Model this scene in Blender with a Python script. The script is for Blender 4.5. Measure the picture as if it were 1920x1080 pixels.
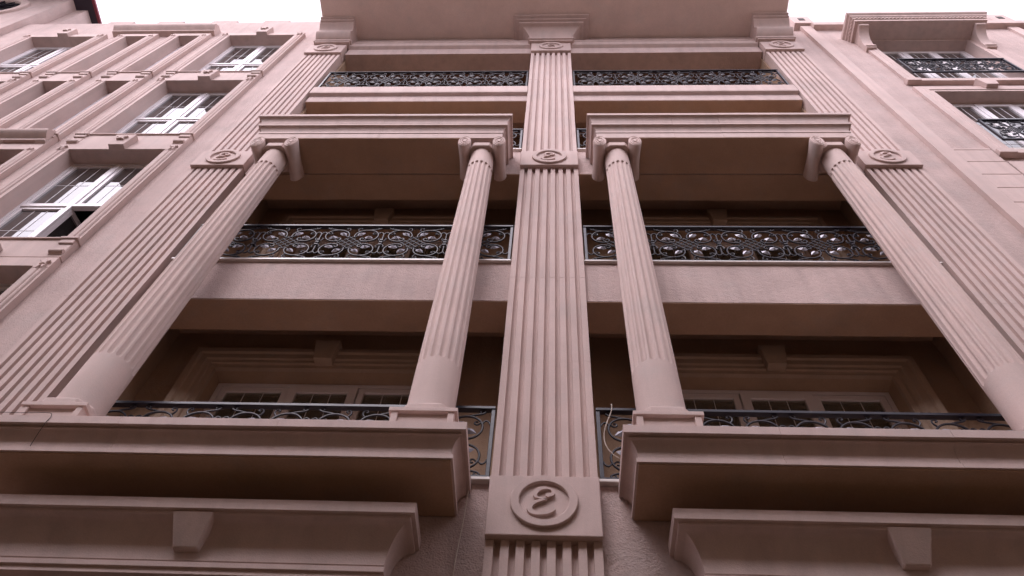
import bpy, bmesh, math, random
from mathutils import Vector, Matrix
random.seed(7)
scene = bpy.context.scene
for o in list(bpy.data.objects): bpy.data.objects.remove(o)
C = scene.collection
PI = math.pi

# ------------------------------------------------------------------ camera
def cam_matrix(yaw, pitch, roll, loc):
    cy, sy, cp, sp, cr, sr = math.cos(yaw), math.sin(yaw), math.cos(pitch), math.sin(pitch), math.cos(roll), math.sin(roll)
    fwd = Vector((sy*cp, cy*cp, sp)); right = Vector((cy, -sy, 0)); up = right.cross(fwd)
    r2 = cr*right + sr*up; u2 = -sr*right + cr*up
    m = Matrix((( r2.x, u2.x, -fwd.x), (r2.y, u2.y, -fwd.y), (r2.z, u2.z, -fwd.z))).to_4x4()
    m.translation = loc
    return m
cd = bpy.data.cameras.new('camera'); cam = bpy.data.objects.new('camera', cd); C.objects.link(cam)
cd.sensor_width = 36; cd.lens = 36*1480/1920; cd.clip_start = 0.05; cd.clip_end = 2000
cam.matrix_world = cam_matrix(-0.094117, 1.019616, 0.0878737, Vector((0.034, -3.907, 1.6)))
scene.camera = cam

# ------------------------------------------------------------------ sky, sun, exposure
SUN_EL, SUN_AZ = math.radians(52), math.radians(205)      # azimuth from +y, clockwise: behind the camera, to its left
w = bpy.data.worlds.new('World'); scene.world = w; w.use_nodes = True
nt = w.node_tree; bg = nt.nodes['Background']
sky = nt.nodes.new('ShaderNodeTexSky'); sky.sky_type = 'NISHITA'; sky.sun_disc = False
sky.sun_elevation = SUN_EL; sky.sun_rotation = SUN_AZ; sky.air_density = 1.0; sky.dust_density = 6.0; sky.ozone_density = 1.0
hs = nt.nodes.new('ShaderNodeHueSaturation'); hs.inputs['Saturation'].default_value = 0.16
mixw = nt.nodes.new('ShaderNodeMix'); mixw.data_type = 'RGBA'; mixw.blend_type = 'MULTIPLY'
mixw.inputs['Factor'].default_value = 1.0; mixw.inputs['B'].default_value = (1.0, 0.937, 1.07, 1)
nt.links.new(sky.outputs[0], hs.inputs['Color'])
cloud = nt.nodes.new('ShaderNodeMix'); cloud.data_type = 'RGBA'; cloud.inputs['Factor'].default_value = 0.65   # even cloud cover over the clear sky
cloud.inputs['B'].default_value = (6.6, 6.6, 6.6, 1); nt.links.new(hs.outputs[0], cloud.inputs['A']); nt.links.new(cloud.outputs['Result'], mixw.inputs['A'])
nt.links.new(mixw.outputs['Result'], bg.inputs['Color']); bg.inputs['Strength'].default_value = 0.15
sd = bpy.data.lights.new('sun', 'SUN'); sd.energy = 0.6; sd.angle = math.radians(30); sd.color = (1.0, 0.91, 0.95)
sun = bpy.data.objects.new('sun', sd); C.objects.link(sun)
tosun = Vector((math.sin(SUN_AZ)*math.cos(SUN_EL), math.cos(SUN_AZ)*math.cos(SUN_EL), math.sin(SUN_EL)))
sun.rotation_euler = tosun.to_track_quat('Z', 'Y').to_euler(); sun.location = tosun*60
vs = scene.view_settings; vs.view_transform = 'Standard'; vs.look = 'None'; vs.exposure = 1.1; vs.gamma = 1.0
scene.render.engine = 'CYCLES'

# ------------------------------------------------------------------ materials
def new_mat(name):
    m = bpy.data.materials.new(name); m.use_nodes = True
    return m, m.node_tree, m.node_tree.nodes['Principled BSDF']
def plaster(name, col, rough_bump, mottle=0.12, fine=160.0, streak=0.10, rough=0.85, bdist=0.004):
    m, t, p = new_mat(name)
    N, L = t.nodes.new, t.links.new
    tc = N('ShaderNodeTexCoord'); geo = N('ShaderNodeNewGeometry')
    n1 = N('ShaderNodeTexNoise'); n1.inputs['Scale'].default_value = 1.7; n1.inputs['Detail'].default_value = 7; n1.inputs['Roughness'].default_value = .62
    n2 = N('ShaderNodeTexNoise'); n2.inputs['Scale'].default_value = fine; n2.inputs['Detail'].default_value = 3
    n3 = N('ShaderNodeTexNoise'); n3.inputs['Scale'].default_value = 1.0; n3.inputs['Detail'].default_value = 5
    n4 = N('ShaderNodeTexNoise'); n4.inputs['Scale'].default_value = fine*.22; n4.inputs['Detail'].default_value = 4
    mp = N('ShaderNodeMapping'); mp.inputs['Scale'].default_value = (9, 9, .7)
    L(geo.outputs['Position'], n1.inputs['Vector']); L(geo.outputs['Position'], n2.inputs['Vector']); L(geo.outputs['Position'], n4.inputs['Vector'])
    L(geo.outputs['Position'], mp.inputs['Vector']); L(mp.outputs[0], n3.inputs['Vector'])
    def ramp(src, lo, hi, a, b):
        r = N('ShaderNodeMapRange'); r.inputs['From Min'].default_value = lo; r.inputs['From Max'].default_value = hi
        r.inputs['To Min'].default_value = a; r.inputs['To Max'].default_value = b; L(src, r.inputs['Value']); return r.outputs[0]
    def mul(a, b):
        q = N('ShaderNodeMath'); q.operation = 'MULTIPLY'; L(a, q.inputs[0]); L(b, q.inputs[1]); return q.outputs[0]
    oi = N('ShaderNodeObjectInfo')
    v = mul(ramp(n1.outputs[0], .3, .7, 1-mottle, 1+mottle*.5), ramp(n3.outputs[0], .42, .75, 1.0, 1-streak))
    v = mul(v, ramp(n2.outputs[0], .3, .7, .95, 1.04))
    v = mul(v, ramp(oi.outputs['Random'], 0, 1, .965, 1.02))
    mx = N('ShaderNodeMix'); mx.data_type = 'RGBA'; mx.blend_type = 'MULTIPLY'; mx.inputs['Factor'].default_value = 1
    n5 = N('ShaderNodeTexNoise'); n5.inputs['Scale'].default_value = 2.6; n5.inputs['Detail'].default_value = 9; n5.inputs['Roughness'].default_value = .68; L(geo.outputs['Position'], n5.inputs['Vector'])
    gx = N('ShaderNodeMix'); gx.data_type = 'RGBA'; gx.inputs['A'].default_value = (*col, 1); g0 = sum(col)/3
    gx.inputs['B'].default_value = (g0*.93, g0*.91, g0*.88, 1); L(ramp(n5.outputs[0], .50, .75, 0, .28), gx.inputs['Factor']); L(gx.outputs['Result'], mx.inputs['A']); L(v, mx.inputs['B']); L(mx.outputs['Result'], p.inputs['Base Color'])
    p.inputs['Roughness'].default_value = rough; p.inputs['Specular IOR Level'].default_value = .25
    b = N('ShaderNodeBump'); b.inputs['Strength'].default_value = rough_bump; b.inputs['Distance'].default_value = bdist
    ad = N('ShaderNodeMath'); ad.operation = 'ADD'; L(n2.outputs[0], ad.inputs[0]); L(n4.outputs[0], ad.inputs[1])
    L(ad.outputs[0], b.inputs['Height']); L(b.outputs[0], p.inputs['Normal'])
    return m
STONE = (.615, .475, .437)
M = {}
M['stucco'] = plaster('stucco_wall', (.58, .447, .415), 1.0, .13, 85, .13, .92, .008)
M['stone'] = plaster('cast_stone', STONE, .35, .10, 120, .13, .8, .003)
M['column'] = plaster('column_stone', (.645, .50, .458), .45, .08, 150, .08, .8, .003)
M['soffit'] = plaster('soffit_shade_tone', (.49, .325, .23), .3, .12, 60, .04, .85, .004)  # colour darkened and browned to deepen the shade on undersides
M['bay'] = plaster('bay_wall_shade_tone', (.40, .275, .19), .8, .12, 90, .08, .9, .006)  # shade of the balcony recess put into the wall colour
M['baytrim'] = plaster('bay_trim_shade_tone', (.43, .315, .235), .3, .1, 90, .08, .85, .003)  # trim colour taken down to carry the dimness inside the bay
M['eave_lit'] = plaster('eave_lit_tone', (.82, .67, .62), .3, .10, 60, .04, .85, .004)  # lightened beyond the beams to stand in for light under the eave
M['ground'] = plaster('street_paving', (.10, .066, .032), .5, .25, 12, .1, .9, .01)
M['opposite'] = plaster('opposite_render', (.27, .178, .085), .5, .2, 40, .15, .9, .006)
def simple(name, col, rough, metal=0, spec=.5, bump=0):
    m, t, p = new_mat(name)
    p.inputs['Base Color'].default_value = (*col, 1); p.inputs['Roughness'].default_value = rough
    p.inputs['Metallic'].default_value = metal; p.inputs['Specular IOR Level'].default_value = spec
    n = t.nodes.new('ShaderNodeTexNoise'); n.inputs['Scale'].default_value = 25; n.inputs['Detail'].default_value = 4
    r = t.nodes.new('ShaderNodeMapRange'); r.inputs['To Min'].default_value = max(0, rough-.1); r.inputs['To Max'].default_value = min(1, rough+.12)
    t.links.new(n.outputs[0], r.inputs['Value']); t.links.new(r.outputs[0], p.inputs['Roughness'])
    if bump:
        b = t.nodes.new('ShaderNodeBump'); b.inputs['Strength'].default_value = bump; b.inputs['Distance'].default_value = .002
        t.links.new(n.outputs[0], b.inputs['Height']); t.links.new(b.outputs[0], p.inputs['Normal'])
    return m
M['iron'] = simple('wrought_iron', (.012, .010, .020), .36, 0, .32, .4)
M['bar'] = simple('wrought_iron_bar', (.024, .020, .028), .5, 0, .35, .5)
M['leaf'] = simple('skylit_leaf_iron', (.26, .25, .28), .42, .5, .5, .5)  # base lightened to stand in for sky caught on the leaves
M['pvc'] = simple('white_window_frame', (.78, .74, .76), .35)
M['bead'] = simple('grey_glazing_bead', (.70, .67, .69), .4)
M['red'] = simple('dark_red_fascia', (.20, .022, .040), .5)
M['eave'] = simple('dark_eave_boards', (.030, .020, .034), .6)
M['room'] = simple('dark_room', (.05, .038, .034), .8)
M['rope'] = simple('pale_rope', (.60, .52, .45), .9)
M['wire'] = simple('dark_wire', (.03, .025, .025), .6)
M['marble'] = simple('marble_ledge', (.66, .60, .56), .3)
def glass():
    m, t, p = new_mat('window_glass')
    p.inputs['Base Color'].default_value = (.055, .050, .050, 1); p.inputs['Roughness'].default_value = .02
    p.inputs['IOR'].default_value = 2.7; p.inputs['Specular IOR Level'].default_value = .5
    n = t.nodes.new('ShaderNodeTexNoise'); n.inputs['Scale'].default_value = 1.3
    b = t.nodes.new('ShaderNodeBump'); b.inputs['Strength'].default_value = .05; b.inputs['Distance'].default_value = .01
    t.links.new(n.outputs[0], b.inputs['Height']); t.links.new(b.outputs[0], p.inputs['Normal'])
    return m
M['glass'] = glass()
def clear_glass():
    m, t, p = new_mat('clear_window_glass')
    N, L = t.nodes.new, t.links.new
    tr = N('ShaderNodeBsdfTransparent'); tr.inputs[0].default_value = (.90, .91, .90, 1)
    gl = N('ShaderNodeBsdfGlossy'); gl.inputs['Roughness'].default_value = .02
    fr = N('ShaderNodeFresnel'); fr.inputs['IOR'].default_value = 1.6
    mx = N('ShaderNodeMixShader'); L(fr.outputs[0], mx.inputs[0]); df = N('ShaderNodeBsdfDiffuse'); df.inputs[0].default_value = (.42, .37, .30, 1)   # diffuse share brightens the panes in place of light on the curtain
    m2 = N('ShaderNodeMixShader'); m2.inputs[0].default_value = .30; L(tr.outputs[0], m2.inputs[1]); L(df.outputs[0], m2.inputs[2])
    L(m2.outputs[0], mx.inputs[1]); L(gl.outputs[0], mx.inputs[2])
    L(mx.outputs[0], t.nodes['Material Output'].inputs['Surface']); return m
M['clear'] = clear_glass()
M['curtain'] = simple('curtain_cloth', (.80, .74, .68), .9)

# ------------------------------------------------------------------ mesh helpers
WL = {}
class MB:
    def __init__(s): s.v = []; s.f = []
    def face(s, pts):
        n = len(s.v); s.v += [tuple(p) for p in pts]; s.f.append(tuple(range(n, n+len(pts)))); return s
    def box(s, x0, x1, y0, y1, z0, z1):
        n = len(s.v)
        s.v += [(x0,y0,z0),(x1,y0,z0),(x1,y1,z0),(x0,y1,z0),(x0,y0,z1),(x1,y0,z1),(x1,y1,z1),(x0,y1,z1)]
        s.f += [tuple(n+i for i in q) for q in ((0,3,2,1),(4,5,6,7),(0,1,5,4),(1,2,6,5),(2,3,7,6),(3,0,4,7))]
        return s
    def prism_x(s, poly, x0, x1):          # poly: (y,z) outline extruded along x
        return s.prism([(x0, y, z) for y, z in poly], [(x1, y, z) for y, z in poly])
    def prism_y(s, poly, y0, y1):          # poly: (x,z)
        return s.prism([(x, y0, z) for x, z in poly], [(x, y1, z) for x, z in poly])
    def prism_z(s, poly, z0, z1):
        return s.prism([(x, y, z0) for x, y in poly], [(x, y, z1) for x, y in poly])
    def prism(s, A, B):
        n = len(s.v); k = len(A); s.v += A + B
        s.f.append(tuple(range(n, n+k))); s.f.append(tuple(reversed(range(n+k, n+2*k))))
        for i in range(k):
            j = (i+1) % k; s.f.append((n+i, n+k+i, n+k+j, n+j))
        return s
    def grid(s, rows, close=False):
        n = len(s.v); k = len(rows[0])
        for r in rows: s.v += [tuple(p) for p in r]
        for i in range(len(rows)-1):
            for j in range(k if close else k-1):
                j2 = (j+1) % k
                s.f.append((n+i*k+j, n+i*k+j2, n+(i+1)*k+j2, n+(i+1)*k+j))
        return s
    def tube(s, pts, r, sides=6, flat=1.0):  # pts: (x,z) planar curve in the y=0 plane
        rows = []
        P = [Vector((p[0], 0, p[1])) for p in pts]
        for i, p in enumerate(P):
            d = (P[min(i+1, len(P)-1)] - P[max(i-1, 0)]).normalized(); n = Vector((-d.z, 0, d.x))
            rows.append([p + n*math.cos(a)*r + Vector((0, 1, 0))*math.sin(a)*r*flat for a in [2*PI*k/sides for k in range(sides)]])
        s.grid(rows, True); s.face(rows[0]); s.face(list(reversed(rows[-1]))); return s
    def tube3(s, P, r, sides=6):
        P = [Vector(p) for p in P]; rows = []
        for i, p in enumerate(P):
            d = (P[min(i+1, len(P)-1)] - P[max(i-1, 0)]).normalized()
            a0 = d.cross(Vector((0, 1, .3))).normalized(); b0 = d.cross(a0)
            rows.append([p + a0*math.cos(a)*r + b0*math.sin(a)*r for a in [2*PI*k/sides for k in range(sides)]])
        s.grid(rows, True); s.face(rows[0]); s.face(list(reversed(rows[-1]))); return s
    def mesh(s, name, mat, bevel=0, smooth=0, seg=2):
        me = bpy.data.meshes.new(name); me.from_pydata(s.v, [], s.f); me.update()
        bm = bmesh.new(); bm.from_mesh(me)
        bmesh.ops.remove_doubles(bm, verts=bm.verts, dist=1e-5)
        bmesh.ops.recalc_face_normals(bm, faces=bm.faces)
        if bevel:
            es = [e for e in bm.edges if len(e.link_faces) == 2 and e.calc_face_angle(0) > math.radians(35)]
            bmesh.ops.bevel(bm, geom=es, offset=bevel, segments=seg, profile=.5, affect='EDGES', clamp_overlap=True)
        bm.to_mesh(me); bm.free()
        if smooth:
            me.polygons.foreach_set('use_smooth', [True]*len(me.polygons)); me.set_sharp_from_angle(angle=math.radians(smooth))
        me.materials.append(mat); return me
def link(name, data, parent=None, loc=(0, 0, 0), scale=None, rot=None, kind=None):
    o = bpy.data.objects.new(name, data); C.objects.link(o)
    wl = Vector(loc); WL[o] = wl
    if parent is not None:
        o.parent = parent; o.location = wl - WL[parent]
    else: o.location = wl
    if scale: o.scale = scale
    if rot: o.rotation_euler = rot
    if kind: o['kind'] = kind
    return o
def obj(name, mb, mat, parent=None, loc=(0, 0, 0), bevel=0, smooth=0, kind=None, seg=2):
    return link(name, mb.mesh(name, M[mat] if isinstance(mat, str) else mat, bevel, smooth, seg), parent, loc, kind=kind)
def thing(name, label, cat, loc=(0, 0, 0), group=None):
    o = link(name, None, None, loc); o['label'] = label; o['category'] = cat
    if group: o['group'] = group
    return o
def tag(o, label, cat, group=None):
    o['label'] = label; o['category'] = cat
    if group: o['group'] = group
    return o
def catmull(P, n=6):
    out = []
    Q = [P[0]] + list(P) + [P[-1]]
    for i in range(1, len(Q)-2):
        p0, p1, p2, p3 = [Vector(q) for q in Q[i-1:i+3]]
        for k in range(n):
            t = k/n
            out.append(.5*((2*p1) + (p2-p0)*t + (2*p0-5*p1+4*p2-p3)*t*t + (3*p1-p0-3*p2+p3)*t**3))
    out.append(Vector(P[-1])); return out
def sweep_U(mb, prof, x0, x1, yf, yb):     # profile (outset, z) mitred round three sides of a block standing against the wall yb
    rows = [[(x0-o, yb, z), (x0-o, yf-o, z), (x1+o, yf-o, z), (x1+o, yb, z)] for o, z in prof]
    mb.grid(rows); mb.face(rows[0]); mb.face(list(reversed(rows[-1]))); mb.face([r[0] for r in rows]+[]); mb.face([r[3] for r in rows])
    return mb
def frame_sweep(mb, prof, x0, x1, z0, z1):  # profile (outward, y) round the top and sides of an opening
    rows = [[(x0-d, y, z0), (x0-d, y, z1+d), (x1+d, y, z1+d), (x1+d, y, z0)] for d, y in prof]
    mb.grid(rows); mb.face([r[0] for r in rows]); mb.face([r[3] for r in rows]); return mb
def wall_holes(mb, x0, x1, z0, z1, holes, y, depth=.25):
    xs = sorted({x0, x1, *[h[0] for h in holes], *[h[1] for h in holes]}); zs = sorted({z0, z1, *[h[2] for h in holes], *[h[3] for h in holes]})
    xs = [x for x in xs if x0 <= x <= x1]; zs = [z for z in zs if z0 <= z <= z1]
    for i in range(len(xs)-1):
        for j in range(len(zs)-1):
            cx, cz = (xs[i]+xs[i+1])/2, (zs[j]+zs[j+1])/2
            if any(h[0] < cx < h[1] and h[2] < cz < h[3] for h in holes): continue
            mb.face([(xs[i], y, zs[j]), (xs[i+1], y, zs[j]), (xs[i+1], y, zs[j+1]), (xs[i], y, zs[j+1])])
    for a, b, c, d in (holes if depth else []):
        c = max(c, z0); d = min(d, z1)
        for P in ([(a,y,c),(a,y,d),(a,y+depth,d),(a,y+depth,c)], [(b,y,c),(b,y,d),(b,y+depth,d),(b,y+depth,c)],
                  [(a,y,d),(b,y,d),(b,y+depth,d),(a,y+depth,d)], [(a,y,c),(b,y,c),(b,y+depth,c),(a,y+depth,c)]): mb.face(P)
    return mb

# ------------------------------------------------------------------ the setting
g = obj('ground', MB().box(-90, 90, -90, 60, -.3, 0), 'ground', kind='structure')
pv = MB()
for i in range(-12, 12):
    pv.box(i*1.0+.006, i*1.0+.994, -2.6, .09, .0, .13)
obj('pavement', pv, M['ground'], kind='structure', bevel=.006)

# ------------------------------------------------------------------ main building: levels
B = thing('apartment_building', 'tall pinkish beige apartment building with fluted pilasters, columns and iron balconies filling the view', 'building', (0, .1, 0))
YF = .09                      # face of the balcony slabs
FL = [5.54, 8.61, 11.68, 14.45]
XB = 3.93                     # inner side of the bay

# flutes ------------------------------------------------------------
def flute_outline(W, n=7, rib=.053, depth=.042):
    p = (W-rib)/n; gw = p-rib; pts = [(-W/2, 0)]
    for i in range(n):
        a = -W/2+rib+i*p
        for k in range(11):
            t = k/10; pts.append((a+gw*(.5-.5*math.cos(PI*t)), depth*math.sin(PI*t)**.45))
    pts.append((W/2, 0)); return pts
def shaft_mesh(W, h, name):
    out = flute_outline(W)
    poly = [(x, y) for x, y in out] + [(W/2, .16), (-W/2, .16)]
    return MB().prism_z(poly, 0, h).mesh(name, M['stone'], 0, 40)
# monogram ------------------------------------------------------------
def monogram_mesh():
    def cv(P): return [((x-690)*.000707, (398-z)*.00095) for x, z in P]
    up = cv([(728,354),(752,350),(772,331),(767,304),(730,287),(682,285),(634,300),(608,333),(610,360),(642,377),(716,386)])
    lo = cv([(716,386),(668,397),(612,413),(570,440),(557,472),(578,502),(630,517),(700,515),(752,500),(792,475)])
    mb = MB()
    for P, wd in ((up, [.012,.014,.012,.008,.009,.013,.016,.015,.011,.007,.004]), (lo, [.004,.008,.012,.016,.018,.017,.013,.011,.009,.005])):
        c = catmull([(x, 0, z) for x, z in P], 5); n = len(c); L, R = [], []
        for i, p in enumerate(c):
            d = (c[min(i+1, n-1)]-c[max(i-1, 0)]).normalized(); nn = Vector((-d.z, 0, d.x))
            t = i/(n-1)*(len(wd)-1); k = min(int(t), len(wd)-2); ww = wd[k]+(wd[k+1]-wd[k])*(t-k)
            L.append(p+nn*ww); R.append(p-nn*ww)
        f = [[(a.x, -.022, a.z) for a in L], [(a.x, -.022, a.z) for a in R]]
        rows = [[(a.x, .004, a.z) for a in L], f[0], f[1], [(a.x, .004, a.z) for a in R]]
        mb.grid(rows); mb.face([r[0] for r in rows]); mb.face([r[-1] for r in rows])
    for x, z, r in ((728, 352, .018), (612, 372, .008)):
        X, Z_ = cv([(x, z)])[0]
        mb.prism_y([(X+r*math.cos(2*PI*k/14), Z_+r*math.sin(2*PI*k/14)) for k in range(14)], -.024, .004)
    return mb.mesh('monogram', M['stone'], 0, 40)
def ring_mesh():
    rows = []
    prof = [(.224, .004), (.224, -.020), (.219, -.025), (.169, -.025), (.164, -.020), (.164, .004)]
    n = 48
    mb = MB()
    mb.grid([[(r*math.cos(2*PI*k/n), y, r*math.sin(2*PI*k/n)) for k in range(n)] for r, y in prof], True)
    return mb.mesh('medallion_ring', M['stone'], 0, 40)
MONO, RING = monogram_mesh(), ring_mesh()
def pilaster(xc, W, wb, blocks, ztop):
    core = obj('pilaster', MB().box(-W/2+.004, W/2-.004, .205, .60, 0, ztop), 'stone', B, (xc, 0, 0))
    z = .0
    segs = []
    for zb0, zb1 in blocks:
        segs.append((z, zb0)); z = zb1
        obj('medallion_block', MB().box(-wb/2, wb/2, 0, .21, zb0, zb1), 'stone', core, (xc, 0, 0), bevel=.006)
        mz = (zb0+zb1)/2+.02
        link('medallion_ring', RING, core, (xc, 0, mz)); link('monogram', MONO, core, (xc, 0, mz))
    if z < ztop: segs.append((z, ztop))
    for a, b in segs:
        n = max(1, round((b-a)/1.55)); h = (b-a)/n
        me = shaft_mesh(W, h-.0014, 'shaft_block')
        for k in range(n):
            link('shaft_block', me, core, (xc+random.uniform(-.0015, .0015), .047+random.uniform(-.002, .002), a+k*h))
    return core
BLK = [(5.015, 5.53), (11.0, 11.47), (16.49, 17.03)]
pilaster(0, .735, .745, BLK, 17.1)
pilaster(-4.32, .69, .708, [(11.0, 11.47), (16.47, 17.0)], 17.05)
pilaster(4.30, .69, .708, [(11.0, 11.47), (16.47, 17.0)], 17.05)

# bay: side walls, back wall, slabs -------------------------------------
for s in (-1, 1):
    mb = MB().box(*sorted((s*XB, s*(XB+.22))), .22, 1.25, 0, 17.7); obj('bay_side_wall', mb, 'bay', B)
mb = MB(); dh = []
DX = [(-3.30, -1.12), (1.12, 3.30)]
for k in range(2):
    for a, b in DX: dh.append((a, b, FL[k]+.02, FL[k]+2.20))
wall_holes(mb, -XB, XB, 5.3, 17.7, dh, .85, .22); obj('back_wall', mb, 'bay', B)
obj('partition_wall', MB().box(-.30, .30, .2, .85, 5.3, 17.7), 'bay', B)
ZB = [5.25, 7.90, 10.91, 13.82]
for k in range(4):
    f, zb = FL[k], ZB[k]
    if k:
        mb = MB().box(-XB, XB, YF, .45, zb, f)                              # front beam
        bo = obj('balcony_beam', mb, 'stucco', B)
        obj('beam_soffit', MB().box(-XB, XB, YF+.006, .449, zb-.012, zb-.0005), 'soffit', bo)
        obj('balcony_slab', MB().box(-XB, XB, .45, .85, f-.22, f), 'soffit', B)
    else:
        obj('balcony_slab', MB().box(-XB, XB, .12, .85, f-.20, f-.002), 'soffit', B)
    for s in (-1, 1):
        a, b = sorted((s*.372, s*XB))
        if k < 3: obj('balcony_ledge', MB().box(a, b, YF-.035, .3, f+.002, f+.032), 'marble', B, bevel=.006)
# top-floor ledges with a heavier moulding, and the beam under the eave
for s in (-1, 1):
    a, b = sorted((s*.372, s*XB))
    pr = [(YF+.01, 14.07), (.035, 14.10), (.028, 14.13), (.028, 14.34), (.036, 14.36), (.036, 14.42), (.05, 14.445), (YF+.01, 14.452)]
    obj('balcony_ledge', MB().prism_x(pr, a, b), 'stone', B)
    obj('eave_beam', MB().box(a, b, YF, .45, 16.62, 17.70), 'stucco', B)
    pr = [(YF+.01, 16.96), (.03, 17.00), (.02, 17.02), (.02, 17.16), (.05, 17.18), (.05, 17.25), (.03, 17.28), (.03, 17.34), (YF+.01, 17.36)]
    obj('eave_moulding', MB().prism_x(pr, a, b), 'stone', B)
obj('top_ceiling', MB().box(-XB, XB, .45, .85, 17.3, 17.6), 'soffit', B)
# projecting eave -----------------------------------------------------
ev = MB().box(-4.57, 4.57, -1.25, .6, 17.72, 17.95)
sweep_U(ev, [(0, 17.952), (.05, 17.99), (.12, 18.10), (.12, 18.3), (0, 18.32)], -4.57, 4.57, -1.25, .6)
obj('eave', ev, 'eave_lit', B)
obj('attic_wall', MB().box(-4.2, 4.2, .3, 1.25, 17.96, 19.3), 'stucco', B)
for s in (-1, 1):                                    # ogee corner brackets
    P = [(.12, 17.0), (-.055, 17.0), (-.055, 17.05), (-.075, 17.06), (-.075, 17.12), (-.10, 17.13)]
    for k in range(17):
        t = k/16; P.append((-.10-.17*t-.055*math.sin(2*PI*t), 17.13+.42*t))
    P += [(-.285, 17.56), (-.285, 17.60), (-.33, 17.61), (-.33, 17.66), (-.375, 17.67), (-.375, 17.718), (.12, 17.718)]
    a, b = sorted((s*3.92, s*4.60)); obj('eave_bracket', MB().prism_x(P, a, b), 'stone', B, smooth=35)
    obj('bracket_plate', MB().box(a-.03, b+.03, -.07, .12, 17.05, 17.11), 'stone', B, bevel=.004)
mb = MB()
P = [(0, 17.0), (.03, 17.0), (.03, 17.05), (.06, 17.06), (.06, 17.11), (.03, 17.12)]
for k in range(13):
    t = k/12; P.append((.03+.20*(1-math.cos(t*PI/2)), 17.14+.36*math.sin(t*PI/2)))
P += [(.25, 17.51), (.25, 17.56), (.30, 17.57), (.30, 17.62), (.36, 17.64), (.36, 17.718)]
sweep_U(mb, P, -.38, .38, -.02, .12); obj('eave_bracket', mb, 'stone', B, smooth=35)

# cornices carrying and crowning the columns -----------------------------
def sweep_seg(prof, x0, x1, yf, yb, left, right):
    rows = [[(x0-(o if left else 0), yb, z), (x0-(o if left else 0), yf-o, z), (x1+(o if right else 0), yf-o, z), (x1+(o if right else 0), yb, z)] for o, z in prof]
    mb = MB().grid(rows); mb.face(rows[0]); mb.face(list(reversed(rows[-1]))); mb.face([r[0] for r in rows]); mb.face([r[3] for r in rows])
    return mb
PL = [(0, 5.25), (.010, 5.252), (.010, 5.287), (-.002, 5.292), (-.002, 5.33)]
for k in range(10):
    t = k/9*PI/2; PL.append((-.002+.056*(1-math.cos(t)), 5.335+.088*math.sin(t)))
PL += [(.054, 5.426), (.046, 5.428), (.046, 5.442), (.080, 5.445), (.080, 5.515), (.074, 5.522), (0, 5.53)]
PU = [(0, 10.912), (.0, 11.055), (.008, 11.06), (.008, 11.10)]
for k in range(8):
    t = k/7*PI/2; PU.append((.0+.046*(1-math.cos(t)), 11.10+.12*math.sin(t)))
PU += [(.046, 11.225), (.054, 11.226), (.054, 11.27), (.046, 11.272), (.046, 11.30)]
for k in range(8):
    t = k/7*PI/2; PU.append((.048+.046*(1-math.cos(t)), 11.30+.13*math.sin(t)))
PU += [(.094, 11.433), (.104, 11.435), (.104, 11.50), (0, 11.52)]
def segmented(name, prof, x0, x1, yf, yb, cuts):
    xs = [x0]+cuts+[x1]; root = None
    for i in range(len(xs)-1):
        dy = random.uniform(-.0012, .0012)
        mb = sweep_seg(prof, xs[i]+(.0009 if i else 0), xs[i+1]-(.0009 if i < len(xs)-2 else 0), yf+dy, yb, i == 0, i == len(xs)-2)
        o = obj(name if root is None else 'cornice_block', mb, 'stone', B if root is None else root, smooth=30)
        root = root or o
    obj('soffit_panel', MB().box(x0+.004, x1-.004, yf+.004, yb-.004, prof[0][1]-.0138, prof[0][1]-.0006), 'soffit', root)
for s in (-1, 1):
    a, b = sorted((s*.585, s*3.72)); L_ = b-a
    segmented('column_cornice', PL, a, b, -.405, .095, [a+L_*.29, a+L_*.63])
    a, b = sorted((s*.585, s*3.70)); L_ = b-a
    segmented('entablature', PU, a, b, -.395, .085, [a+L_*.31, a+L_*.50, a+L_*.74])

# columns ---------------------------------------------------------------
def column_mesh():
    z0, z1, f0, f1 = 5.76, 10.70, 6.38, 10.30
    nf, per = 16, 12
    zs = [z0, z0+.3, f0-.012] + [f0+.03*(i/7) for i in range(8)] + [f0+.1+(f1-f0-.2)*i/10 for i in range(11)] + [f1-.03*(1-i/7) for i in range(8)] + [f1+.012, f1+.2, z1]
    rows = []
    for z in zs:
        t = (z-z0)/(z1-z0); R = .174-.030*t**1.6
        row = []
        for k in range(nf*per):
            u = (k % per)/per; a = 2*PI*k/(nf*per)
            d = 0
            if .20 < u < 1:
                q = (u-.25)/.70; q = min(max(q, 0), 1); s = math.sin(PI*q)**.7
                lo, hi = f0+.03*(1-s), f1-.03*(1-s)
                if lo <= z <= hi: d = .019*s
            row.append(((R-d)*math.cos(a), (R-d)*math.sin(a), z))
        rows.append(row)
    mb = MB().grid(rows, True); mb.face(list(reversed(rows[0]))); mb.face(rows[-1])
    return mb.mesh('column', M['column'], 0, 38)
def octagon(rx, c): return [(-rx, -rx+c), (-rx+c, -rx), (rx-c, -rx), (rx, -rx+c), (rx, rx-c), (rx-c, rx), (-rx+c, rx), (-rx, rx-c)]
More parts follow.
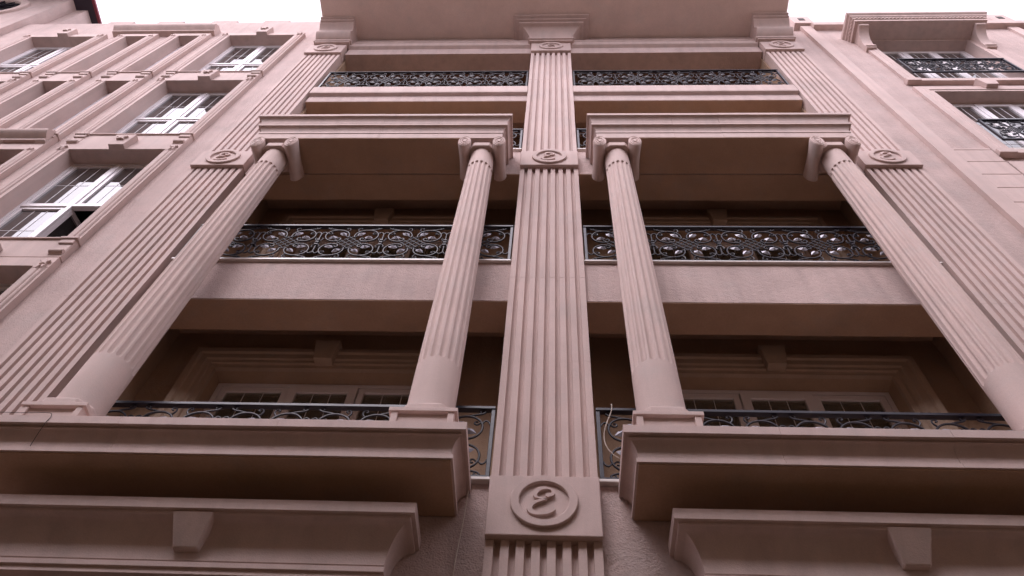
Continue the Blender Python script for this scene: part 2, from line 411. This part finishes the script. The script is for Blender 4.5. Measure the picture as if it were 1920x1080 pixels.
def volute_mesh():
    mb = MB(); n = 28; R = .08; y0, y1 = -.215, .255
    rows = []
    for y, k in ((y0+.004, .93), (y0, .97), (y0+.012, 1.0), (y0+.05, 1.0), (y0+.08, .95), (y0+.16, .90), (y0+.235, .88), (y0+.31, .90), (y1-.06, .97), (y1, 1.0)):
        rows.append([(R*k*math.cos(2*PI*i/n), y, R*k*math.sin(2*PI*i/n)) for i in range(n)])
    mb.grid(rows, True); mb.face(rows[0]); mb.face(list(reversed(rows[-1])))
    sp = []
    for i in range(60):
        t = i/59; a = PI/2+t*2.2*2*PI; r = R*.86*(1-t)+.020*t
        sp.append((r*math.cos(a), y0+.002, r*math.sin(a)))
    mb.tube3(sp, .0085, 6)
    mb.prism_y([(.019*math.cos(2*PI*k/14), .019*math.sin(2*PI*k/14)) for k in range(14)], y0-.008, y0+.01)
    return mb.mesh('volute', M['column'], 0, 45)
COL, VOL = column_mesh(), volute_mesh()
pl = MB().box(-.215, .215, -.195, .215, 5.535, 5.725)
pl.box(-.235, .235, -.225, .235, 5.69, 5.728)
for a, b, c, d in ((-.215, -.17, 5.545, 5.69), (.17, .215, 5.545, 5.69)): pl.box(a, b, -.215, -.19, c, d)
pl.box(-.215, .215, -.2152, -.19, 5.535, 5.56)
PLI = pl.mesh('plinth', M['column'], .004)
BPL = MB().prism_z(octagon(.207, .09), 5.729, 5.80).mesh('base_plate', M['column'], .014)
NPL = MB().prism_z(octagon(.178, .085), 10.695, 10.80).mesh('neck_plate', M['column'], .008)
ab = MB().box(-.212, .212, -.21, .25, 10.862, 10.885); ab.box(-.25, .25, -.2, .25, 10.8855, 10.911)
ab.box(-.13, .13, -.14, .2, 10.80, 10.862)
ABA = ab.mesh('abacus', M['column'], .004)
for x in (-3.405, -.825, .825, 3.42):
    c = link('column', COL, B, (x, -.20, 0))
    link('plinth', PLI, c, (x, -.20, 0)); link('base_plate', BPL, c, (x, -.20, 0)); link('neck_plate', NPL, c, (x, -.20, 0)); link('abacus', ABA, c, (x, -.20, 0))
    for s in (-1, 1):
        link('volute', VOL, c, (x+s*.212, -.20, 10.752), scale=(-s, 1, 1.95))

# wrought-iron railings -------------------------------------------------
UW, UH = .69, .72
def scroll_mesh(with_leaf):
    mb = MB()
    main = catmull([(.03,0,.12),(.035,0,.19),(.07,0,.25),(.14,0,.285),(.22,0,.275),(.275,0,.22),(.287,0,.14),(.255,0,.068),(.19,0,.032),(.13,0,.038),(.105,0,.072),(.122,0,.10),(.145,0,.085)], 4)
    mb.tube([(p.x, p.z) for p in main], .0095)
    tail = catmull([(.17,0,.288),(.225,0,.305),(.275,0,.318),(.30,0,.338),(.283,0,.352),(.262,0,.343),(.268,0,.328)], 4)
    mb.tube([(p.x, p.z) for p in tail], .008)
    link_ = catmull([(.283,0,.205),(.305,0,.235),(.33,0,.225),(.345,0,.19)], 4)
    mb.tube([(p.x, p.z) for p in link_], .0075)
    for st in ([(.03,0,.12),(.06,0,.15),(.098,0,.185)], [(.13,0,.038),(.165,0,.07),(.195,0,.105)],
               [(.07,0,.25),(.045,0,.29),(.05,0,.325),(.075,0,.335),(.085,0,.315),(.07,0,.305)], [(.275,0,.22),(.25,0,.19),(.225,0,.20),(.23,0,.225),(.25,0,.222)]):
        mb.tube([(p.x, p.z) for p in catmull(st, 3)], .0075, 5)
    if with_leaf:
        for a in LEAF_AT: leaf_into(mb, *a)
    return mb.mesh('scroll', M['bar'], 0, 60)
LEAF_AT = ((.098, .185, .7), (.195, .105, -.3))
def leaf_into(mb, cx, cz, ang):
    L, W = .052, .036
    pts = [(-L,0,0),(-.4*L,-.006,W*.9),(.35*L,-.006,W*.8),(L*1.1,0,0),(.35*L,-.006,-W*.8),(-.4*L,-.006,-W*.9)]
    ca, sa = math.cos(ang), math.sin(ang)
    T = lambda p: (cx+p[0]*ca-p[2]*sa, p[1], cz+p[0]*sa+p[2]*ca)
    f, b = T((0, -.024, 0)), T((0, .018, 0))
    for i in range(6):
        p, q = T(pts[i]), T(pts[(i+1) % 6]); mb.face([f, p, q]); mb.face([b, q, p])
SCR = scroll_mesh(False)
LEAF = MB(); leaf_into(LEAF, 0, 0, 0); LEAF = LEAF.mesh('leaf', M['leaf'], 0, 0)
SCRL = scroll_mesh(True)
def lattice_mesh():
    mb = MB(); r = .135
    for k in range(4):
        o = -.0825+.055*k
        for sg in (1, -1):
            d, n = Vector((.7071, 0, .7071*sg)), Vector((-.7071*sg, 0, .7071))
            a, b = n*o-d*.105, n*o+d*.105
            mb.tube([(a.x, a.z), (b.x, b.z)], .0075, 5)
    return mb.mesh('lattice', M['bar'])
def collar_mesh():
    mb = MB(); mb.tube([(0, -.19), (0, .19)], .0085)
    for z in (-.05, 0, .05): mb.box(-.017, .017, -.017, .017, z-.011, z+.011)
    for sx in (-1, 1):
        for sz in (-1, 1):
            c = catmull([(0, 0, .02*sz), (.028*sx, 0, .05*sz), (.042*sx, 0, .09*sz), (.026*sx, 0, .105*sz)], 3)
            mb.tube([(p.x, p.z) for p in c], .008, 5)
    return mb.mesh('collar_bar', M['bar'])
LAT, COLL = lattice_mesh(), collar_mesh()
def railing(parent, x0, x1, y, z0, z1, n, leaves, kind='iron'):
    mb = MB()
    mb.box(x0, x1, y-.024, y+.024, z1-.030, z1)
    mb.box(x0, x1, y-.016, y+.016, z0, z0+.030)
    for a, b in ((x0, x0+.030), (x1-.030, x1)): mb.box(a, b, y-.0165, y+.0165, z0-.004, z1-.002)
    r = obj('railing', mb, 'iron', parent, bevel=.003)
    w = (x1-x0-.06)/n; sx, sz = w/UW, (z1-z0-.06)/UH; zc = (z0+z1)/2
    for i in range(n):
        xc = x0+.03+w*(i+.5)
        for a in (-1, 1):
            for b in (-1, 1):
                link('scroll', SCR if leaves else SCRL, r, (xc, y, zc), (a*sx, 1, b*sz))
                if leaves:
                    for lx, lz, an in LEAF_AT:
                        link('leaf', LEAF, r, (xc+a*lx*sx, y-.004, zc+b*lz*sz), (a, 1, b), (0, -an*a*b, 0))
        link('lattice', LAT, r, (xc, y, zc), (sx, 1, sz))
        if i: link('collar_bar', COLL, r, (x0+.03+w*i, y, zc), (sx, 1, sz))
    return r
RZ = [(5.57, 6.33), (8.645, 9.42), (11.715, 12.48), (14.49, 15.39)]
for k, (a, b) in enumerate(RZ):
    railing(B, -3.91, -.385, .085, a, b, 5, k < 2); railing(B, .385, 3.91, .085, a, b, 5, k < 2)

# glazing ----------------------------------------------------------------
def sash(parent, x0, x1, y, z0, z1, nx, nz, fw=.06, name='sash', gm='glass'):
    mb = MB(); y1 = y+.055
    mb.box(x0, x0+fw, y, y1, z0, z1); mb.box(x1-fw, x1, y, y1, z0, z1); mb.box(x0+fw, x1-fw, y, y1, z0, z0+fw); mb.box(x0+fw, x1-fw, y, y1, z1-fw, z1)
    obj(name, mb, 'pvc', parent, bevel=.004)
    obj('pane', MB().box(x0+fw-.01, x1-fw+.01, y+.024, y+.032, z0+fw-.01, z1-fw+.01), gm, parent)
    for i in range(1, nx):
        x = x0+fw+(x1-x0-2*fw)*i/nx; obj('muntin', MB().box(x-.0032, x+.0032, y+.020, y+.0237, z0+fw, z1-fw), 'bead', parent)
    for i in range(1, nz):
        z = z0+fw+(z1-z0-2*fw)*i/nz; obj('muntin', MB().box(x0+fw, x1-fw, y+.0205, y+.0234, z-.003, z+.003), 'bead', parent)
def room_box(parent, x0, x1, y0, y1, c, d):
    rm = MB()
    for P in ([(x0,y1,c),(x1,y1,c),(x1,y1,d),(x0,y1,d)], [(x0,y0,c),(x0,y1,c),(x0,y1,d),(x0,y0,d)], [(x1,y0,c),(x1,y1,c),(x1,y1,d),(x1,y0,d)],
              [(x0,y0,d),(x1,y0,d),(x1,y1,d),(x0,y1,d)], [(x0,y0,c),(x1,y0,c),(x1,y1,c),(x0,y1,c)]): rm.face(P)
    obj('room', rm, 'room', parent)
def drape(a, b, z0, z1, s):
    rows = []
    for z in (z0, z0+.7, z0+1.4, z1-.02):
        rows.append([(a+.02+(b-a-.04)*i/150, 1.105+.03*math.sin(i*.55+.4*math.sin(i*.13+s))+.012*math.sin(i*1.3), z) for i in range(151)])
    mb = MB().grid(rows); me = obj('curtain', mb, 'curtain', smooth=80)
    tag(me, 'pale pleated curtain behind the balcony glazing %s of the middle pilaster' % ('left' if s < 0 else 'right'), 'curtain', 'curtains behind the lower balcony glazing')
# balcony doors on the two open floors
for k in range(2):
    for s, (a, b) in zip((-1, 1), DX):
        z0, z1 = FL[k]+.03, FL[k]+2.20
        fr = MB(); fr.box(a, b, 1.0, 1.07, z1-.05, z1); fr.box(a, a+.05, 1.0, 1.07, z0, z1-.05); fr.box(b-.05, b, 1.0, 1.07, z0, z1-.05)
        win = obj('balcony_window', fr, 'pvc', B, bevel=.004)
        ww = (b-a-.1)/3
        for i in range(3):
            sash(win, a+.05+ww*i+.004, a+.05+ww*(i+1)-.004, .985 if i == 1 else 1.005, z0, z1-.055, 3, 3, .085 if i == 1 else .06, gm='clear')
        room_box(win, a-.1, b+.1, 1.075, 2.8, z0-.05, z1+.1)
        if k == 0: drape(a, b, z0, z1, s)
        tr = MB(); frame_sweep(tr, [(0, .849), (0, .80), (.05, .80), (.06, .78), (.10, .78), (.115, .765), (.18, .765), (.195, .745), (.25, .745), (.25, .849)], a, b, FL[k]+.01, z1)
        obj('surround', tr, 'baytrim', win)
        xc = (a+b)/2
        ky = MB().prism([(xc-.09, .70, z1+.04), (xc+.09, .70, z1+.04), (xc+.09, .84, z1+.04), (xc-.09, .84, z1+.04)],
                        [(xc-.13, .675, z1+.31), (xc+.13, .675, z1+.31), (xc+.13, .84, z1+.31), (xc-.13, .84, z1+.31)])
        obj('keystone', ky, 'baytrim', win, bevel=.006)

# ground-floor wall and window heads -------------------------------------
mb = MB(); GH = [(-3.05, -1.15, .9, 4.55), (1.15, 3.05, .9, 4.55)]
wall_holes(mb, -XB, XB, 0, 5.54, GH, .10, .3); obj('ground_floor_wall', mb, 'stucco', B)
for s, (a, b, c, d) in zip((-1, 1), GH):
    fr = MB(); fr.box(a, b, .30, .36, d-.08, d); fr.box(a, a+.08, .30, .36, c, d-.08); fr.box(b-.08, b, .30, .36, c, d-.08); fr.box(a+.08, b-.08, .30, .36, c, c+.08)
    win = obj('ground_window', fr, 'pvc', B)
    for i in range(3):
        sash(win, a+.08+(b-a-.16)/3*i, a+.08+(b-a-.16)/3*(i+1), .31, c+.08, d-.08, 1, 1)
    xc = s*2.16
    P = [(0, 4.60), (.02, 4.60), (.02, 4.635), (.035, 4.64), (.035, 4.675), (.02, 4.68)]
    for k in range(9):
        t = k/8*PI/2; P.append((.03+.12*(1-math.cos(t)), 4.69+.24*math.sin(t)))
    P += [(.16, 4.935), (.16, 4.955), (.185, 4.96), (.185, 5.04), (0, 5.06)]
    mb = MB(); sweep_U(mb, P, *( (-3.42, -.97) if s < 0 else (.97, 3.42)), -.055, .098); obj('window_cornice', mb, 'stone', win, smooth=30)
    ky = MB().prism([(xc-.075, -.13, 4.745), (xc+.075, -.13, 4.745), (xc+.085, .099, 4.745), (xc-.085, .099, 4.745)],
                    [(xc-.13, -.228, 4.945), (xc+.13, -.228, 4.945), (xc+.135, .099, 4.945), (xc-.135, .099, 4.945)])
    obj('keystone', ky, 'stone', win, bevel=.008)
    for xx in (a-.16, b+.16):
        obj('jamb', MB().box(xx-.16, xx+.16, .04, .099, .6, 4.60), 'stone', win, bevel=.006)

# left wing ---------------------------------------------------------------
YW, YS = .055, -.02
HEADS = [17.73, 14.64, 11.49, 8.31]
WX = [(-6.55, -5.205), (-10.72, -9.37)]
SX = [(-8.72, -8.28), (-7.61, -7.17)]
holes = []
for h in HEADS:
    for a, b in WX + SX: holes.append((a, b, h-2.58, h))
mb = MB(); wall_holes(mb, -11.66, -4.62, 0, 19.17, holes, YW, 0); obj('left_wall', mb, 'stucco', B)
obj('parapet', MB().box(-11.66, -4.62, YW+.003, .4, 19.172, 19.21), 'stucco', B)
for x0 in (-9.90, -8.76, -7.54, -6.36):
    obj('parapet_block', MB().box(x0, x0+.575, YW+.012, .3, 19.18, 19.43), 'stucco', B, bevel=.01)
def star_mesh(r):
    P = []
    for k in range(10):
        a = PI/2+k*PI/5; q = r if k % 2 == 0 else r*.45; P.append((q*math.cos(a), q*math.sin(a)))
    return MB().prism_y(P, -.03, .004).mesh('rosette', M['stone'], .003)
STAR, STAR2 = star_mesh(.06), star_mesh(.085)
NOTCH = MB().prism_y([(-.022, .03), (.022, .03), (0, -.035)], -.022, .004).mesh('reed_tip', M['stone'], .003)
def reed_profile(wd):
    # front face with two raised reeds, from inner edge 0 to outer edge wd
    P = [(0, .30), (0, 0)]
    for c in (.075, .125):
        P += [(c-.024, 0)] + [(c+.022*math.cos(PI-PI*k/6), -.022*math.sin(PI*k/6)) for k in range(7)] + [(c+.024, 0)]
    P += [(wd, 0), (wd, .0995)]
    return P
def wing_window(a, b, h, slit, detail=True, opened=False):
    z0 = h-2.58; yf = .19
    fr = MB(); fr.box(a, b, yf, yf+.06, h-.045, h); fr.box(a, a+.045, yf, yf+.06, z0, h-.045); fr.box(b-.045, b, yf, yf+.06, z0, h-.045); fr.box(a+.045, b-.045, yf, yf+.06, z0, z0+.045)
    zt = z0+1.25
    fr.box(a+.045, b-.045, yf-.008, yf+.06, zt-.03, zt+.03)
    if not slit:
        xm = (a+b)/2; fr.box(xm-.03, xm+.03, yf-.008, yf+.06, z0+.045, zt-.03); fr.box(xm-.03, xm+.03, yf-.008, yf+.06, zt+.03, h-.045)
    win = obj('window', fr, 'pvc', B, bevel=.004)
    cols = [(a+.047, b-.047)] if slit else [(a+.047, xm-.032), (xm+.032, b-.047)]
    for i, (p, q) in enumerate(cols):
        sash(win, p, q, yf+.008, zt+.032, h-.047, 1 if slit else 3, 2, .05)
        if opened and i == 1:
            n0 = len(bpy.data.objects)
            hw = MB(); L = q-p
            hw.box(0, .05, 0, .055, z0+.047, zt-.032); hw.box(L-.05, L, 0, .055, z0+.047, zt-.032); hw.box(.05, L-.05, 0, .055, z0+.047, z0+.097); hw.box(.05, L-.05, 0, .055, zt-.082, zt-.032)
            o = obj('open_sash', hw, 'pvc', win, (p, yf+.03, 0), bevel=.004); o.rotation_euler = (0, 0, math.radians(78))
            o2 = obj('pane', MB().box(.045, L-.045, .024, .032, z0+.09, zt-.075), 'glass', win, (p, yf+.03, 0)); o2.rotation_euler = (0, 0, math.radians(78))
        else:
            sash(win, p, q, yf+.008, z0+.047, zt-.032, 1 if slit else 3, 2, .05)
    if opened:
        room_box(win, a-.5, b+.4, .33, 2.6, z0-.05, h+.1)
    jw = .175
    P = reed_profile(jw)
    for s, x in ((1, b), (-1, a)):
        poly = [(x+s*d, YS+y) for d, y in P] + [(x+s*jw, YS+.13), (x+s*.01, YS+.30)]
        poly[0] = (x, YS+.30)
        mbj = MB(); A = [(u, v, z0-.02) for u, v in poly]; Bq = [(u, v, h-.03) for u, v in poly]
        mbj.prism(A, Bq); obj('jamb', mbj, 'stone', win, smooth=40)
        for c in (.075, .125): link('reed_tip', NOTCH, win, (x+s*c, YS-.012, h-.045))
    wall_part = MB().box(a-jw, a-.0005, YS-.004, YS+.30, h-.0295, h+.17); wall_part.box(b+.0005, b+jw, YS-.004, YS+.30, h-.0295, h+.17); wall_part.box(a, b, YS-.004, YS+.30, h, h+.17)
    obj('lintel', wall_part, 'stone', win)
    if not slit:
        for x in (a-.10, b+.10): link('rosette', STAR, win, (x, YS-.004, h+.045))
        xc = (a+b)/2
        ky = MB().prism([(xc-.105, YS-.075, h-.004), (xc+.105, YS-.075, h-.004), (xc+.115, YS+.02, h-.004), (xc-.115, YS+.02, h-.004)],
                        [(xc-.145, YS-.085, h+.34), (xc+.145, YS-.085, h+.34), (xc+.145, YS+.10, h+.34), (xc-.145, YS+.10, h+.34)])
        obj('keystone', ky, 'stone', win, bevel=.006); link('rosette', STAR2, win, (xc, YS-.08, h+.20))
    # sill and its end blocks
    obj('sill', MB().box(a-.001, b+.001, YS-.018, yf, z0-.028, z0-.004), 'stone', win, bevel=.004)
    obj('apron', MB().box(a-.17, b+.17, YS+.004, YW+.02, z0-.40, z0-.029), 'stone', win)
    for x in (a-.085, b+.085):
        bk = MB().box(x-.10, x+.10, YS-.038, YW+.01, z0-.06, z0-.021); bk.box(x-.079, x+.079, YS-.022, YW+.01, z0-.14, z0-.061)
        obj('sill_block', bk, 'stone', win, bevel=.006)
        P = [(YW+.01, z0-.36), (YS-.004, z0-.36)] + [(YS-.004-.034*math.sin(PI*k/6), z0-.345+.06*(1-math.cos(PI*k/6))/2) for k in range(7)] + [(YS-.004, z0-.151), (YW+.01, z0-.151)]
        obj('sill_bracket', MB().prism_x(P, x-.075, x+.075), 'stone', win, bevel=.003)
    return win
for i, h in enumerate(HEADS):
    for j, (a, b) in enumerate(WX): wing_window(a, b, h, False, opened=(i == 2 and j == 0))
    for a, b in SX: wing_window(a, b, h, True)
for h in (17.73, 11.49):
    P = [(YW+.01, h+.24), (-.065, h+.25), (-.065, h+.30), (-.10, h+.33)] + [(-.10-.06*math.sin(PI*k/8), h+.33+.18*k/8) for k in range(9)] + [(-.10, h+.55), (YW+.01, h+.60)]
    a, b = (-9.12, -6.96) if h > 15 else (-9.1, -7.03)
    obj('window_hood', MB().prism_x(P, a, b), 'stone', B, smooth=35)

# right strip of the main building ------------------------------------------
obj('right_wall', MB().box(4.62, 5.03, .07, .5, 0, 18.05), 'stucco', B)

# ------------------------------------------------------------------ right-hand building
R = thing('townhouse', 'pinkish beige house at the right with a canopy on consoles and small iron window balconies', 'building', (7, .1, 0))
YR = .045
RW = [(5.95, 7.78)]
rh = [(5.95, 7.78, z-2.50, z) for z in (17.0, 13.93, 10.86, 7.79)]
mb = MB(); wall_holes(mb, 5.2, 12.0, 0, 18.0, rh, YR, 0); obj('wall', mb, 'stucco', R)
for x in (5.02, 8.98):
    ls = obj('corner_strip', MB().box(x, x+.205, 0.0, .4, 0, 18.20), 'stone', R, bevel=.004)
    cb = MB().box(x-.10, x+.30, -.05, .4, 18.25, 18.85)
    obj('strip_cap', cb, 'stone', ls, bevel=.01)
    obj('cap_hole_shade', MB().box(x+.04, x+.16, -.058, -.045, 18.45, 18.62), 'room', ls)  # dark plate on the face, painted shade of a square hole
obj('corner_strip', MB().box(9.55, 9.75, .0, .4, 0, 18.2), 'stone', R, bevel=.004)
obj('parapet_cap', MB().box(5.23, 12, -.075, .4, 18.0, 18.22), 'stone', R, bevel=.01)
zz = 11.49; k = 0
ru = []
while zz > .5:                                          # rusticated courses
    lo = zz-.393
    for a, b in ((5.227, 5.70), (8.03, 8.975)):
        obj('rustication_block', MB().box(a, b, .003, .05, lo+.014, zz), 'stone', R, bevel=.003)
    zz = lo
obj('rustication_block', MB().box(5.227, 5.70, .0035, .05, 11.505, 11.56), 'stone', R, bevel=.003)
for i, (a, b, c, d) in enumerate(rh):
    fr = MB(); fr.box(a, b, .2, .26, d-.05, d); fr.box(a, a+.05, .2, .26, c, d-.05); fr.box(b-.05, b, .2, .26, c, d-.05)
    win = obj('window', fr, 'pvc', R, bevel=.004)
    ww = (b-a-.1)/3
    for j in range(3): sash(win, a+.05+ww*j+.004, a+.05+ww*(j+1)-.004, .195 if j == 1 else .205, c+.02, d-.055, 3, 3, .085 if j == 1 else .06)
    tr = MB(); frame_sweep(tr, [(0, .27), (0, 0.0), (.05, 0.0), (.06, -.012), (.11, -.012), (.12, -.004), (.235, -.004), (.235, .0449)], a, b, c, d) if i else frame_sweep(tr, [(0, .27), (0, 0), (.05, 0), (.06, -.012), (.11, -.012), (.12, -.004), (.20, -.004), (.20, .0449)], a, b, c, d-.02)
    obj('surround', tr, 'stone', win)
    obj('sill', MB().box(a-.02, b+.02, -.035, .2, c-.12, c-.002), 'stone', win, bevel=.006)
    obj('threshold', MB().box(a+.005, b-.005, .03, .19, c, c+.22), 'marble', win, bevel=.004)
    for x in (a-.13, b+.13):
        bk = MB().box(x-.11, x+.11, -.05, .044, c-.13, c-.001); obj('sill_block', bk, 'stone', win, bevel=.008)
    if i < 3:
        railing(R, a+.02, b-.02, -.03, c+.34, c+1.09, 3, False)
    if i:
        xc = (a+b)/2
        ky = MB().prism([(xc-.09, -.085, d+.10), (xc+.09, -.085, d+.10), (xc+.09, .04, d+.10), (xc-.09, .04, d+.10)], [(xc-.15, -.085, d+.38), (xc+.15, -.085, d+.38), (xc+.15, .04, d+.38), (xc-.15, .04, d+.38)])
        obj('keystone', ky, 'stone', win, bevel=.006)
# canopy over the top window on two consoles
P = [(0, 17.02), (0, 17.10), (.02, 17.11), (.02, 17.16), (.05, 17.19), (.05, 17.24), (.085, 17.27), (.085, 17.36), (0, 17.40)]
mb = MB(); sweep_U(mb, P, 5.66, 8.06, -.36, .0449); cn = obj('canopy', mb, 'stone', R)
dn = MB().box(0, .035, -.03, .0, 0, .04).mesh('dentil', M['stone'])
for k in range(34): link('dentil', dn, cn, (5.70+k*.069, -.362, 17.115))
for k in range(5): link('dentil', dn, cn, (5.628, -.33+k*.069+.02, 17.115))
for x in (5.72, 7.84):
    P = [(.044, 16.35), (-.05, 16.35), (-.05, 16.39), (-.075, 16.40), (-.075, 16.44), (-.05, 16.45)]
    for k in range(15):
        t = k/14*PI/2; P.append((-.05-.25*(1-math.cos(t)), 16.47+.46*math.sin(t)))
    P += [(-.31, 16.94), (-.31, 17.018), (.044, 17.018)]
    obj('console', MB().prism_x(P, x, x+.18), 'stone', R, smooth=35)

# ------------------------------------------------------------------ tower house at the far left
T = thing('corner_house', 'taller beige house at top left with round grille window and dark red eave edge', 'building', (-13, 0, 0))
ZE = 21.2
obj('wall', MB().box(-20, -11.67, -.08, 3, 0, ZE), 'stucco', T)
obj('wall', MB().box(-11.669, -11.38, .185, 3, 0, ZE), 'stucco', T)
ew = MB().box(-20, -11.21, -1.6, 1.6, ZE+.002, ZE+.07); obj('eave', ew, 'eave', T)
obj('fascia', MB().box(-11.209, -11.14, -1.6, 1.6, ZE-.01, ZE+.05), 'red', T)
obj('fascia', MB().box(-20, -11.14, -1.68, -1.602, ZE-.01, ZE+.05), 'red', T)
obj('roof', MB().prism_x([(-1.7, ZE+.165), (1.5, ZE+.165), (1.5, ZE+1.2)], -20, -13.5), 'red', T)
rc = (-13.2, -.08, 20.2)
rg = MB(); n = 48
prof = [(.90, .01), (.90, -.05), (.86, -.065), (.82, -.05), (.78, -.06), (.72, -.05), (.70, .01)]
rg.grid([[(r*math.cos(2*PI*k/n), y, r*math.sin(2*PI*k/n)) for k in range(n)] for r, y in prof], True)
rw = obj('round_window', rg, 'stone', T, rc, smooth=40)
obj('pane', MB().prism_y([(  .71*math.cos(2*PI*k/40), .71*math.sin(2*PI*k/40)) for k in range(40)], -.012, -.004), 'glass', rw, rc)
sp = MB().box(-.022, .022, -.04, -.016, .05, .68).mesh('spoke', M['iron'])
sp2 = MB().box(-.018, .018, -.036, -.018, .3, .66).mesh('spoke', M['iron'])
for k in range(12):
    link('spoke', sp if k % 2 == 0 else sp2, rw, rc, rot=(0, k*PI/6, 0))
obj('hub', MB().prism_y([(.07*math.cos(2*PI*k/16), .07*math.sin(2*PI*k/16)) for k in range(16)], -.045, -.013), 'iron', rw, rc)

# ------------------------------------------------------------------ the other side of the street
O = thing('facing_house', 'plain tan house across the street, behind the viewer', 'building', (0, -10, 0))
oh = []; YO = -9.0
for fl in range(4):
    for i in range(-9, 9): oh.append((i*2.6+.6, i*2.6+1.9, 1.0+fl*3.1, 2.8+fl*3.1))
obj('wall', MB().box(-28.5, 28.5, -19.5, YO, 0, 14.6), 'opposite', O)
obj('roof_cornice', MB().box(-28.7, 28.7, -19.6, YO+.25, 14.602, 15.0), 'opposite', O)
M['bounce_roof'] = plaster('pale_bounce_roof', (.74, .68, .63), .4, .15, 20, .05, .9, .01)
obj('roof', MB().box(-28.4, 28.4, -19.4, YO+.1, 15.004, 15.06), 'bounce_roof', O)  # unseen pale slab added to bounce light up at the top soffits
ow = MB().box(0, 1.3, -.02, .03, 0, 1.8).mesh('window', M['glass'])
os_ = MB().box(-.1, 1.4, 0, .14, -.12, -.003).mesh('sill', M['stone'])
for a, b, c, d in oh:
    q = link('window', ow, O, (a, YO, c)); link('sill', os_, q, (a, YO, c))

# ------------------------------------------------------------------ loose cords
c = catmull([(.505, .03, 6.335), (.50, .02, 6.25), (.455, .02, 6.10), (.43, .03, 5.98), (.44, .03, 5.87), (.48, .03, 5.79), (.53, .03, 5.74)], 6)
tag(obj('rope', MB().tube3(c, .0042), 'rope', smooth=60), 'thin cream rope looped over the iron railing right of the middle pilaster', 'rope')
c = catmull([(-.515, .065, 5.50), (-.525, .07, 5.2), (-.545, .085, 4.9), (-.55, .088, 4.6), (-.555, .088, 4.2), (-.55, .088, 3.5)], 6)
tag(obj('cable', MB().tube3(c, .0035), 'rope', smooth=60), 'thin pale cable running down the wall left of the middle pilaster', 'cable')
c = catmull([(-3.75, -.49, 5.535), (-3.5, -.488, 5.532), (-3.33, -.49, 5.535), (-3.29, -.49, 5.50), (-3.30, -.482, 5.44), (-3.32, -.45, 5.36), (-3.33, -.425, 5.28)], 6)
tag(obj('cable', MB().tube3(c, .0022), 'wire', smooth=60), 'thin dark wire lying over the cornice edge at the far left column', 'cable')
